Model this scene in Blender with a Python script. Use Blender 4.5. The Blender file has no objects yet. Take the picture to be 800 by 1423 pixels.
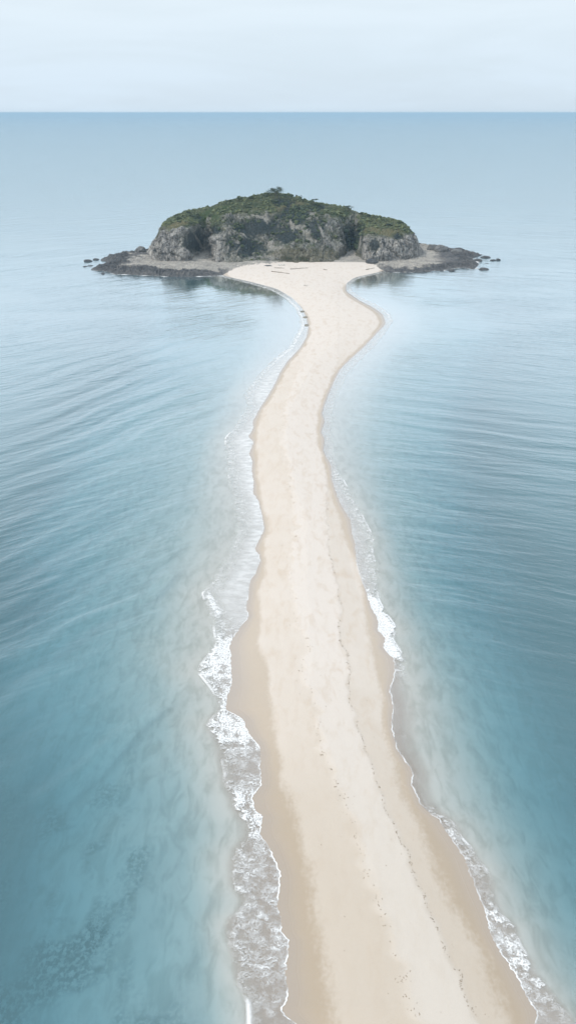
import bpy, math, random
import numpy as np
from mathutils import Vector

random.seed(7)
rng = np.random.default_rng(11)
SC = bpy.context.scene
COL = SC.collection

# ------------------------------------------------------------------ camera model
W0, H0, F = 800.0, 1423.0, 949.0
CAMH = 100.0
PITCH = math.atan((711.5 - 156.5) / F)
cP, sP = math.cos(PITCH), math.sin(PITCH)

def rays(px, py):
    px = np.asarray(px, float); py = np.asarray(py, float)
    dx = (px - 400.0) / F; dy = (py - 711.5) / F
    return dx, cP - dy * sP, -sP - dy * cP

def ground(px, py, z=0.0):
    dx, dy, dz = rays(px, py)
    t = (z - CAMH) / dz
    return dx * t, dy * t

def at(px, py, Y):
    dx, dy, dz = rays(px, py)
    t = Y / dy
    return dx * t, dy * t, CAMH + dz * t

def py_of_Y(Y, z=0.0):
    d = math.pi / 2 - np.arctan2(np.asarray(Y, float), CAMH - z)
    return 711.5 + F * np.tan(d - PITCH)

def px_scale(Y, z=0.0):            # metres per pixel across, on the ground at Y
    Y = np.asarray(Y, float)
    return (Y * cP + (CAMH - z) * sP) / F

# ------------------------------------------------------------------ noise
def _hash(ix, iy, iz, seed):
    h = (ix.astype(np.int64) * 374761393 + iy.astype(np.int64) * 668265263 + iz.astype(np.int64) * 2147483647 + seed * 974711) & 0xFFFFFFFF
    h = ((h ^ (h >> 13)) * 1274126177) & 0xFFFFFFFF
    h = ((h ^ (h >> 16)) * 2246822519) & 0xFFFFFFFF
    return ((h ^ (h >> 15)) & 0xFFFFFF) / float(0xFFFFFF)

def vnoise(x, y, z=0.0, seed=0):
    x, y, z = np.broadcast_arrays(np.asarray(x, float), np.asarray(y, float), np.asarray(z, float))
    ix, iy, iz = np.floor(x), np.floor(y), np.floor(z)
    fx, fy, fz = x - ix, y - iy, z - iz
    fx = fx * fx * (3 - 2 * fx); fy = fy * fy * (3 - 2 * fy); fz = fz * fz * (3 - 2 * fz)
    r = 0
    for a in (0, 1):
        wx = fx if a else 1 - fx
        for b in (0, 1):
            wy = fy if b else 1 - fy
            for c in (0, 1):
                wz = fz if c else 1 - fz
                r = r + wx * wy * wz * _hash(ix + a, iy + b, iz + c, seed)
    return r * 2 - 1

def fbm(x, y, z=0.0, oct=4, seed=0, gain=0.5, ridged=False):
    x = np.asarray(x, float); y = np.asarray(y, float); z = np.asarray(z, float)
    s = 0; a = 1.0; t = 0; f = 1.0
    for o in range(oct):
        n = vnoise(x * f + o * 17.3, y * f - o * 9.1, z * f + o * 5.7, seed + o)
        if ridged: n = 1 - 2 * np.abs(n)
        s = s + a * n; t += a; a *= gain; f *= 2.03
    return s / t

def cells(x, y, z, seed=0):
    """a random level per jittered cell, and the distance to the next cell"""
    ix, iy, iz = np.floor(x), np.floor(y), np.floor(z)
    b1 = np.full(x.shape, 1e9); b2 = b1.copy(); val = np.zeros(x.shape)
    for a in (-1, 0, 1):
        for b in (-1, 0, 1):
            for c in (-1, 0, 1):
                jx, jy, jz = ix + a, iy + b, iz + c
                d = (jx + _hash(jx, jy, jz, seed) - x) ** 2 + (jy + _hash(jx, jy, jz, seed + 1) - y) ** 2 + (jz + _hash(jx, jy, jz, seed + 2) - z) ** 2
                nearer = d < b1
                b2 = np.where(nearer, b1, np.minimum(b2, d)); val = np.where(nearer, _hash(jx, jy, jz, seed + 3), val); b1 = np.minimum(b1, d)
    return val * 2 - 1, np.sqrt(b2) - np.sqrt(b1)

def sstep(a, b, x):
    t = np.clip((x - a) / (b - a), 0, 1)
    return t * t * (3 - 2 * t)

# ------------------------------------------------------------------ mesh helpers
def link(name, me, mat=None, parent=None, loc=None):
    o = bpy.data.objects.new(name, me)
    COL.objects.link(o)
    if mat: me.materials.append(mat)
    if parent: o.parent = parent
    if loc is not None: o.location = loc
    return o

def tag(o, label=None, cat=None, group=None, kind=None):
    if label: o['label'] = label
    if cat: o['category'] = cat
    if group: o['group'] = group
    if kind: o['kind'] = kind
    return o

def raw_mesh(name, co, faces, smooth=True, attrs=None):
    co = np.ascontiguousarray(co, np.float32); faces = np.ascontiguousarray(faces, np.int32)
    me = bpy.data.meshes.new(name)
    n, k = faces.shape
    me.vertices.add(len(co)); me.vertices.foreach_set('co', co.ravel())
    me.loops.add(n * k); me.loops.foreach_set('vertex_index', faces.ravel())
    me.polygons.add(n); me.polygons.foreach_set('loop_start', np.arange(n, dtype=np.int32) * k)
    me.update(calc_edges=True)
    me.polygons.foreach_set('use_smooth', np.full(n, smooth))
    for nm, v in (attrs or {}).items():
        v = np.asarray(v, np.float32)
        a = me.attributes.new(nm, 'FLOAT', 'POINT')
        a.data.foreach_set('value', v.ravel())
    me.validate()
    return me

def grid_faces(nr, nc, keep=None):
    i = np.arange(nr - 1)[:, None] * nc + np.arange(nc - 1)[None, :]
    f = np.stack([i, i + 1, i + nc + 1, i + nc], -1).reshape(-1, 4)
    if keep is not None: f = f[keep.ravel()]
    return f

# ------------------------------------------------------------------ node helpers
class NT:
    def __init__(s, name, world=False):
        if world:
            s.o = bpy.data.worlds.new(name); 
        else:
            s.o = bpy.data.materials.new(name)
        s.o.use_nodes = True
        s.t = s.o.node_tree; s.t.nodes.clear()
    def n(s, typ, **kw):
        nd = s.t.nodes.new(typ)
        ins = kw.pop('ins', {})
        for k, v in kw.items(): setattr(nd, k, v)
        for k, v in ins.items(): s.set(nd, k, v)
        return nd
    def set(s, nd, k, v):
        sock = nd.inputs[k]
        if isinstance(v, bpy.types.NodeSocket): s.t.links.new(v, sock)
        elif isinstance(v, bpy.types.Node): s.t.links.new(v.outputs[0], sock)
        else: sock.default_value = v
    def math(s, op, a, b=0.0, c=0.0, clamp=False):
        nd = s.n('ShaderNodeMath', operation=op, use_clamp=clamp)
        s.set(nd, 0, a); s.set(nd, 1, b)
        if op in ('MULTIPLY_ADD', 'SMOOTH_MIN', 'COMPARE', 'WRAP'): s.set(nd, 2, c)
        return nd.outputs[0]
    def attr(s, name):
        return s.n('ShaderNodeAttribute', attribute_name=name).outputs['Fac']
    def mapr(s, v, a, b, c=0.0, d=1.0, smooth=True):
        nd = s.n('ShaderNodeMapRange', interpolation_type='SMOOTHSTEP' if smooth else 'LINEAR')
        s.set(nd, 0, v); s.set(nd, 1, a); s.set(nd, 2, b); s.set(nd, 3, c); s.set(nd, 4, d)
        return nd.outputs[0]
    def mix(s, f, a, b, blend='MIX'):
        nd = s.n('ShaderNodeMix', data_type='RGBA', blend_type=blend)
        s.set(nd, 0, f); s.set(nd, 6, a); s.set(nd, 7, b)
        return nd.outputs[2]
    def fmix(s, f, a, b):
        nd = s.n('ShaderNodeMix', data_type='FLOAT')
        s.set(nd, 0, f); s.set(nd, 2, a); s.set(nd, 3, b)
        return nd.outputs[0]
    def pos(s):
        return s.n('ShaderNodeNewGeometry').outputs['Position']
    def mapping(s, v, loc=(0, 0, 0), rot=(0, 0, 0), scale=(1, 1, 1)):
        nd = s.n('ShaderNodeMapping'); s.set(nd, 0, v); s.set(nd, 1, loc); s.set(nd, 2, rot); s.set(nd, 3, scale)
        return nd.outputs[0]
    def noise(s, v, scale=1.0, detail=3.0, rough=0.5, dist=0.0):
        nd = s.n('ShaderNodeTexNoise'); s.set(nd, 'Vector', v); s.set(nd, 'Scale', scale); s.set(nd, 'Detail', detail)
        s.set(nd, 'Roughness', rough); s.set(nd, 'Distortion', dist)
        return nd.outputs[0]
    def out(s, surf=None, vol=None):
        o = s.n('ShaderNodeOutputMaterial')
        if surf is not None: s.set(o, 'Surface', surf)
        if vol is not None: s.set(o, 'Volume', vol)
        return s.o

def C(r, g, b): return (r, g, b, 1.0)

# ------------------------------------------------------------------ traced curves on the ground (x as a function of image row, unprojected)
class Curve:
    def __init__(s, pts, sig=2.0):
        pts = sorted(pts, key=lambda p: p[1])
        x = [p[0] for p in pts]; y = [p[1] for p in pts]
        s.y = np.arange(330.0, 2600.0, 0.5)
        v = np.interp(s.y, y, x)
        m = s.y > y[-1]
        v[m] = x[-1] + (s.y[m] - y[-1]) * 0.3
        k = np.exp(-0.5 * (np.arange(-24, 25) * 0.5 / sig) ** 2); k /= k.sum()
        s.x = np.convolve(np.pad(v, 24, mode='edge'), k, 'valid')
    def px(s, py): return np.interp(py, s.y, s.x)
    def X(s, Y):
        py = py_of_Y(Y)
        return (s.px(py) - 400.0) * px_scale(Y)

WL = Curve([(288,366),(296,378),(309,383),(346,391),(384,401),(406,414),(419,427.5),(425,441),(428,454),(425,469),(416,484),(399,502),(389,517),(380,536),(369,555),
 (362,565),(351,585),(351,597),(344,607),(352,614),(345.5,631),(351,642),(349,652),(352,670),(351,685),(359,697),(364,720),(367,735),(355,759),(352,762),(360,771),(361,780),
 (354,797),(346,810),(345,825),(341,845),(346,856),(335,870),(322,888),(318,900),(320,912),(320,932),(322,945),(319,960),(314,972),(312,986),(325,992),(337,999),(339,1002),
 (341,1012),(349,1025),(357,1032),(362,1046),(360,1062),(362,1075),(361,1092),(350,1107),(354,1125),(365,1137),(362,1147),(361,1160),(372,1175),(381,1195),(386,1208),(389,1219),
 (387,1240),(384,1260),(390,1277),(389,1295),(400,1307),(399,1332),(395,1350),(400,1377),(397,1392),(391,1402),(397,1412),(410,1423),(425,1445),(436,1500)], 1.6)
WR = Curve([(552,366),(545,372),(539,375),(522,379),(492,385.5),(481,394),(481,405),(500,418),(519,427.5),(532,437),(536,450),(522,465),(504,484),(485,501),(472,514),(464,531),
 (455,551),(451,562),(447,575),(451,585),(446,601),(451,610),(449,627),(460,647),(461,665),(467,685),(474,702),(487,722),(489,740),(494,757),(494,765),(496,785),(502,805),
 (510,825),(512,832),(517,847),(526,862),(524,875),(536,887),(532,900),(547,915),(549,932),(545,948),(540,960),(547,980),(544,997),(543.6,1009),(548,1029),(552.6,1044),
 (566,1061),(573,1073),(572,1090),(577,1101),(583,1117),(594,1128),(608,1137),(619,1155),(632,1173),(646,1193),(654,1215),(666,1247),(674,1265),(682,1297),(696,1325),
 (715,1352),(725,1372),(736,1392),(745,1407),(744,1423),(762,1450),(790,1500)], 1.6)
FL = Curve([(290,378),(303,384),(340,392.5),(376,403),(398,416),(411,429),(417,443),(418,456),(410,469),(402,484),(382,499),(362,520),(350,535),(340,550),(346,564),(331,592),(315,609),
 (317,637),(321,670),(326,690),(331,722),(334,735),(322,760),(312,785),(300,805),(284,825),(292,845),(300,870),(304,896),(282,925),(281,937),(297,957),(309,975),(309,987),
 (300,997),(292,1007),(304,1025),(311,1037),(312,1052),(317,1072),(317,1087),(329,1112),(330,1120),(340,1135),(350,1145),(351,1160),(332,1182),(327,1204),(330,1230),(346,1252),
 (340,1265),(325,1275),(321,1285),(324,1310),(331,1332),(334,1360),(347,1385),(351,1395),(352,1423),(358,1460),(362,1500)], 1.6)
FR = Curve([(552,372),(524,381),(497,387),(486,395),(487,404),(506,416),(526,425),(541,436),(545,446),(534,463),(517,484),(498,502),(483,517),(475,534),(466,551),(461,575),(460,600),(462,627),
 (466,650),(472,662),(481,680),(502,720),(516,747),(514,765),(516,776),(521,792),(520,812),(522,832),(531,850),(540,862),(548,875),(541,887),(556,912),(559,932),(563,960),(566,990),
 (562,1010),(562,1040),(574,1060),(582,1075),(580,1092),(584,1104),(590,1117),(600,1127),(614,1136),(624,1144),(637,1166),(649,1178),(659,1196),(668,1205),(677,1225),(680,1250),(688,1270),
 (709,1287),(715,1312),(730,1335),(734,1350),(750,1367),(770,1392),(785,1407),(794,1423),(812,1450),(840,1500)], 1.6)
ML = Curve([(270,372),(282,384),(305,395),(330,412),(345,440),(345,470),(330,500),(280,600),(250,700),(228,800),(205,900),(228,1000),(248,1100),(258,1200),(268,1300),(290,1423)], 12)
DL = Curve([(190,372),(200,384),(215,400),(230,440),(220,500),(130,600),(100,700),(80,800),(60,900),(80,1000),(98,1100),(108,1200),(95,1300),(70,1423)], 12)
MR = Curve([(570,372),(560,385),(555,400),(585,430),(590,450),(565,480),(538,520),(515,600),(536,700),(566,800),(604,900),(642,1000),(676,1100),(722,1200),(772,1300),(835,1423)], 12)
DR = Curve([(640,372),(620,385),(620,400),(660,430),(670,450),(640,500),(590,600),(608,700),(628,800),(666,900),(712,1000),(752,1100),(806,1200),(860,1300),(930,1423)], 12)
HL = Curve([(315,388),(352,395),(388,405),(410,417),(423,430),(430,443),(433,456),(430,471),(421,486),(405,504),(395,520),(386,540),(375,557),(368,568),(360,587),(357,610),(358,640),(360,670),(365,700),(374,735),(366,765),(370,790),
 (363,820),(362,842),(359,885),(372,930),(379,975),(377,1007),(385,1032),(392,1062),(407,1107),(420,1162),(435,1215),(442,1270),(450,1330),(468,1423)], 6)
HR = Curve([(534,378),(488,388),(474,396),(474,407),(492,420),(512,430),(525,440),(528,450),(515,466),(497,485),(478,502),(465,516),(457,532),(448,551),(443,570),(440,601),(443,627),(452,650),(458,685),(470,715),(480,745),
 (488,770),(500,792),(503,825),(506,860),(517,915),(527,960),(530,1000),(540,1045),(556,1090),(574,1135),(594,1180),(610,1225),(635,1275),(662,1320),(685,1375),(707,1423)], 6)
IT = Curve([(415,440),(440,470),(425,500),(405,540),(394,577),(397,592),(391,617),(399,642),(402,657),(404,685),(414,730),(410,747),(411,762),(402,792),(402,817),(411,834),(409,872),(431,900),(417,935),(435,965),(442,997),
 (445,1045),(460,1077),(470,1100),(490,1150),(500,1190),(511,1227),(527,1267),(535,1298),(545,1330),(564,1348),(556,1374),(568,1396),(577,1413)], 2.0)
WK = Curve([(470,500),(458,540),(452,600),(452,650),(454,700),(455,740),(456,762),(461,787),(467,810),(471,837),(476,852),(470,862),(471,892),(482,915),(485,940),(484,975),(489,990),(505,1040),(520,1081),(527,1101),(537,1135),(546,1152),
 (556,1173),(564,1187),(577,1228),(593,1265),(608,1303),(622,1331),(627,1345),(637,1358),(638,1375),(646,1389),(657,1412),(665,1430)], 2.0)

CURV = {k: v for k, v in dict(WL=WL, WR=WR, FL=FL, FR=FR, ML=ML, DL=DL, MR=MR, DR=DR, HL=HL, HR=HR, IT=IT, WK=WK).items()}
YTOP = 545.0      # beyond this the spit runs under the island

def depth_at(X, Y):
    """water depth in metres (0 on the shore line, positive to sea; negative inland)"""
    Yc = np.clip(Y, 22, YTOP)
    c = {k: CURV[k].X(Yc) for k in ('WL', 'WR', 'FL', 'FR', 'ML', 'DL', 'MR', 'DR')}
    wl, wr = c['WL'], c['WR']
    fl = np.minimum(c['FL'], wl - 0.3); ml = np.minimum(c['ML'], fl - 1); dl = np.minimum(c['DL'], ml - 1)
    fr = np.maximum(c['FR'], wr + 0.3); mr = np.maximum(c['MR'], fr + 1); dr = np.maximum(c['DR'], mr + 1)
    def piece(X, a0, a1, d0, d1): return d0 + (d1 - d0) * (X - a0) / (a1 - a0)
    L = np.where(X > wl, 0, np.where(X > fl, piece(X, wl, fl, 0, .10), np.where(X > ml, .10 + .9 * np.clip((X - fl) / (ml - fl), 0, 1) ** 1.6,
        np.where(X > dl, piece(X, ml, dl, 1.0, 2.6), 2.6 + (dl - X) * 0.09))))
    R = np.where(X < wr, 0, np.where(X < fr, piece(X, wr, fr, 0, .10), np.where(X < mr, .10 + .9 * np.clip((X - fr) / (mr - fr), 0, 1) ** 1.6,
        np.where(X < dr, piece(X, mr, dr, 1.0, 2.6), 2.6 + (X - dr) * 0.09))))
    D = np.maximum(L, R)
    far = sstep(YTOP, YTOP + 60, Y)
    D = D * (1 - far) + np.maximum(D, 9.0) * far
    m = sstep(0.1, 0.8, D)
    D = D * (1 + m * (0.19 * fbm(X / 14, Y / 22, 0, 4, 5) + 0.10 * fbm(X / 4, Y / 5, 0, 3, 6)))
    return np.minimum(D, 9.0)

def swell(X, Y, D):
    """z of the water surface"""
    a = sstep(0.15, 1.6, D) * (1 - sstep(260, 420, Y))
    env = 0.55 + 0.6 * vnoise(X / 38, Y / 50, 0, 77)
    w = 3.5 * fbm(X / 30, Y / 30, 0, 2, 31)
    pl = X * 0.80 - Y * 0.60
    zl = 0.20 * np.sin((pl + w) * 2 * math.pi / 15.0) + 0.07 * np.sin((pl * 0.96 + X * 0.1 + w * 1.4) * 2 * math.pi / 6.3)
    zl = zl + 0.03 * np.sin((X * 0.55 - Y * 0.83 + w) * 2 * math.pi / 3.9)
    pr = X * 0.34 + Y * 0.94
    zr = 0.09 * np.sin((pr + w) * 2 * math.pi / 13.0) + 0.04 * np.sin((pr * 0.97 - X * 0.1 + w * 1.3) * 2 * math.pi / 5.7)
    zr = zr + 0.025 * np.sin((X * 0.1 + Y + w * .7) * 2 * math.pi / 3.3)
    s = sstep(-14, 22, X)
    z = (zl * (1 - s) + zr * s) * env
    # two traced wave fronts bending in towards the beach on the left
    for (pts, h, wd) in (([(60,1110),(130,1055),(190,1000),(235,975),(290,935)], .32, 1.6), ([(0,925),(49,902),(112,865),(157,846),(199,827),(240,795)], .40, 2.4)):
        gx, gy = ground([p[0] for p in pts], [p[1] for p in pts])
        box = (X > gx.min() - 12) & (X < gx.max() + 12) & (Y > gy.min() - 12) & (Y < gy.max() + 12)
        if not box.any(): continue
        x, y = X[box], Y[box]; best = np.full(x.shape, 1e9)
        for i in range(len(gx) - 1):
            ax, ay, bx, by = gx[i], gy[i], gx[i + 1], gy[i + 1]
            t = np.clip(((x - ax) * (bx - ax) + (y - ay) * (by - ay)) / ((bx - ax) ** 2 + (by - ay) ** 2), 0, 1)
            best = np.minimum(best, np.hypot(x - ax - t * (bx - ax), y - ay - t * (by - ay)))
        add = np.zeros(X.shape); add[box] = h * np.exp(-(best / wd) ** 2)
        z = z + add
    return z * a

# ------------------------------------------------------------------ sand spit with the shallow sea bed, ONE sheet
def build_spit():
    ys = [22.0]
    while ys[-1] < YTOP: ys.append(ys[-1] + max(0.22, 0.0022 * ys[-1]))
    Y = np.array(ys)[:, None]
    c = {k: v.X(np.array(ys)) for k, v in CURV.items()}
    wl, wr = c['WL'], c['WR']
    fl = np.minimum(c['FL'], wl - .3); ml = np.minimum(c['ML'], fl - 1); dl = np.minimum(c['DL'], ml - 1)
    fr = np.maximum(c['FR'], wr + .3); mr = np.maximum(c['MR'], fr + 1); dr = np.maximum(c['DR'], mr + 1)
    segs = [(dl - 90, dl, 46), (dl, ml, 24), (ml, fl, 14), (fl, wl, 8), (wl, wr, 110), (wr, fr, 8), (fr, mr, 14), (mr, dr, 24), (dr, dr + 90, 46)]
    cols = []
    for a, b, n in segs:
        t = np.linspace(0, 1, n, endpoint=False)
        if n == 110: t = 0.5 - 0.5 * np.cos(math.pi * t) * (0.6 + 0.4 * np.abs(np.cos(math.pi * t)))
        cols.append(a[:, None] + (b - a)[:, None] * t[None, :])
    X = np.concatenate(cols, 1)
    Yg = np.broadcast_to(Y, X.shape)
    D = depth_at(X, Yg)
    el = X - wl[:, None]; er = wr[:, None] - X
    e = np.minimum(el, er)
    land = e > 0
    h = 0.055 * np.clip(e, 0, 2) + 1.5 * (1 - np.exp(-np.clip(e - 2, 0, None) / 11.0))
    h = h + land * sstep(1.5, 6, e) * (0.10 * fbm(X / 9, Yg / 14, 0, 4, 3) + 0.03 * fbm(X / 1.3, Yg / 1.3, 0, 3, 8))
    itx, wkx = c['IT'][:, None], c['WK'][:, None]
    # low scarps left by the last high tides
    cusp = 0.35 * np.sin(Yg * 1.1) + 0.9 * vnoise(0 * X, Yg / 1.7, 0, 50)
    h = h + 0.10 * sstep(-0.5, 0.5, X - itx - cusp) * (1 - sstep(-.45, .45, X - wkx - .5 * cusp))
    Z = np.where(land, h, -D)
    Z = np.where(~land, Z + 0.06 * sstep(0.3, 1, D) * fbm(X / 2.2, Yg / 2.2, 0, 3, 9), Z)
    # attributes
    hl, hr = c['HL'][:, None], c['HR'][:, None]
    jag = 1.2 * fbm(X / 9, Yg / 7, 0, 4, 41) + .2 * vnoise(0 * X, Yg / 2.1, 0, 51)
    ws = 2.1 + 2.2 * (1 - sstep(60, 95, Yg))
    wet = np.maximum(1 - sstep(-ws, ws * .8, X - hl - jag), sstep(-ws, ws, X - hr + jag * .6))
    soak = np.maximum(1 - sstep(0, 1, (X - wl[:, None]) / np.maximum((hl - wl[:, None]) * .75, .5)),
                      1 - sstep(0, 1, (wr[:, None] - X) / np.maximum((wr[:, None] - hr) * .75, .5)))
    mid = sstep(-1.8, 1.8, X - itx - cusp) * (1 - sstep(-.7, .7, X - wkx - .5 * cusp))
    right = sstep(-.7, .7, X - wkx - .5 * cusp)
    ff = sstep(230, 380, Yg); mid = mid * (1 - ff) + .85 * ff; right = right * (1 - ff)
    bx, by = ground(45, 1340)
    wy = 0.75 * fbm(X / 5.5, Yg / 5.5, 0, 5, 61, .6)
    reef = sstep(-.05, .35, wy + 0.55 - np.hypot((X - bx) / 13, (Yg - by) / 9) * .62)
    reef2 = sstep(.15, .5, .8 * fbm(X / 4, Yg / 6, 0, 5, 71, .6) + 0.15) * sstep(100, 70, Yg) * sstep(0.9, 1.8, D) * (X < 0)
    reef = np.clip(reef + .55 * reef2, 0, 1) * (~land)
    me = raw_mesh('sand_spit', np.stack([X, Yg, Z], -1).reshape(-1, 3), grid_faces(*X.shape),
                  attrs=dict(wet=wet, soak=soak, mid=mid, rightside=right, reef=reef, depth=np.where(land, 0, D), pale=sstep(84, 112, Yg) * (~land), near_shade=1 - sstep(52, 120, Yg + 10 * fbm(X / 12, Yg / 12, 0, 3, 44))))
    m = NT('sand')
    p = m.pos()
    n1 = m.noise(p, .12, 5, .55); n2 = m.noise(p, 1.6, 4, .6); n3 = m.noise(m.mapping(p, scale=(1, .45, 1)), .5, 5, .6, .5); n4 = m.noise(p, 14, 2, .6)
    def rag(a, k): return m.mapr(m.math('MULTIPLY_ADD', m.math('SUBTRACT', m.math('MULTIPLY_ADD', n2, .5, m.math('MULTIPLY', n3, .5)), .5), k, a), .22, .78)
    base = m.mix(rag(m.attr('mid'), 2.2), C(.562, .490, .416), C(.598, .533, .470))
    base = m.mix(rag(m.attr('rightside'), 1.2), base, C(.550, .485, .416))
    base = m.mix(m.mapr(n3, .46, .70, 0, .6), base, C(.495, .402, .312))
    base = m.mix(m.mapr(n1, .35, .65, 0, .35), base, C(.605, .545, .485))
    base = m.mix(m.mapr(n4, .3, .75, 0, .10), base, C(.40, .33, .25))
    # wet sand tones, with a darkening near the camera painted into them
    wetc = m.mix(m.attr('soak'), C(.46, .385, .305), C(.365, .308, .258))
    wetc = m.mix(m.mapr(n2, .35, .7, 0, .25), wetc, C(.41, .35, .285))
    wetc = m.mix(m.attr('near_shade'), wetc, m.mix(m.attr('soak'), C(.375, .300, .220), C(.335, .272, .210)))
    base = m.mix(m.math('MULTIPLY', m.attr('near_shade'), .75), base, m.mix(m.attr('mid'), C(.455, .385, .305), C(.52, .462, .392)))  # vignette-like darkening toward the camera, put into the sand colour
    wetc = m.mix(m.mapr(m.math('ADD', m.attr('depth'), m.math('MULTIPLY', m.attr('pale'), .09)), .06, .20), wetc, m.mix(m.mapr(n3, .40, .68), C(.53, .50, .445), C(.41, .385, .33)))  # far shallows bed painted paler, standing in for grazing sky sheen
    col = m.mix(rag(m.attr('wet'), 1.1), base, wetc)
    col = m.mix(m.math('MULTIPLY', m.attr('reef'), m.mapr(n2, .36, .58, .15, .98)), col, C(.05, .075, .06))
    b = m.n('ShaderNodeBump', ins={'Strength': .35, 'Distance': .14})
    hh = m.math('ADD', m.math('MULTIPLY', n2, .7), m.math('MULTIPLY', n4, .3))
    m.set(b, 'Height', hh)
    dryw = m.math('SUBTRACT', 1.0, m.attr('wet'))
    m.set(b, 'Strength', m.math('MULTIPLY_ADD', dryw, .30, .05))
    pr = m.n('ShaderNodeBsdfPrincipled')
    m.set(pr, 'Base Color', col); m.set(pr, 'Normal', b)
    m.set(pr, 'Roughness', m.fmix(m.attr('soak'), m.fmix(m.attr('wet'), .95, .5), .16))
    m.set(pr, 'Specular IOR Level', m.fmix(m.attr('soak'), .2, .9))
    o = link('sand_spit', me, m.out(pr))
    tag(o, 'long pale curving sand spit running from the foreground to the rocky island', kind='structure')
    # return a sampler of surface height
    return ys, X, Z

SP_Y, SP_X, SP_Z = build_spit()
SP_YA = np.array(SP_Y)
def sand_z(x, y):
    i = int(np.clip(np.searchsorted(SP_YA, y), 0, len(SP_YA) - 1))
    return float(np.interp(x, SP_X[i], SP_Z[i]))

# ------------------------------------------------------------------ sea
def axis(core0, core1, step, grow0, grow1, far0, far1):
    a = list(np.arange(core0, core1, step))
    s = step; x = a[-1]
    while x < far1: s *= grow1; x += s; a.append(x)
    s = step; x = a[0]; b = []
    while x > far0: s *= grow0; x -= s; b.append(x)
    return np.array(b[::-1] + a)

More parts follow.
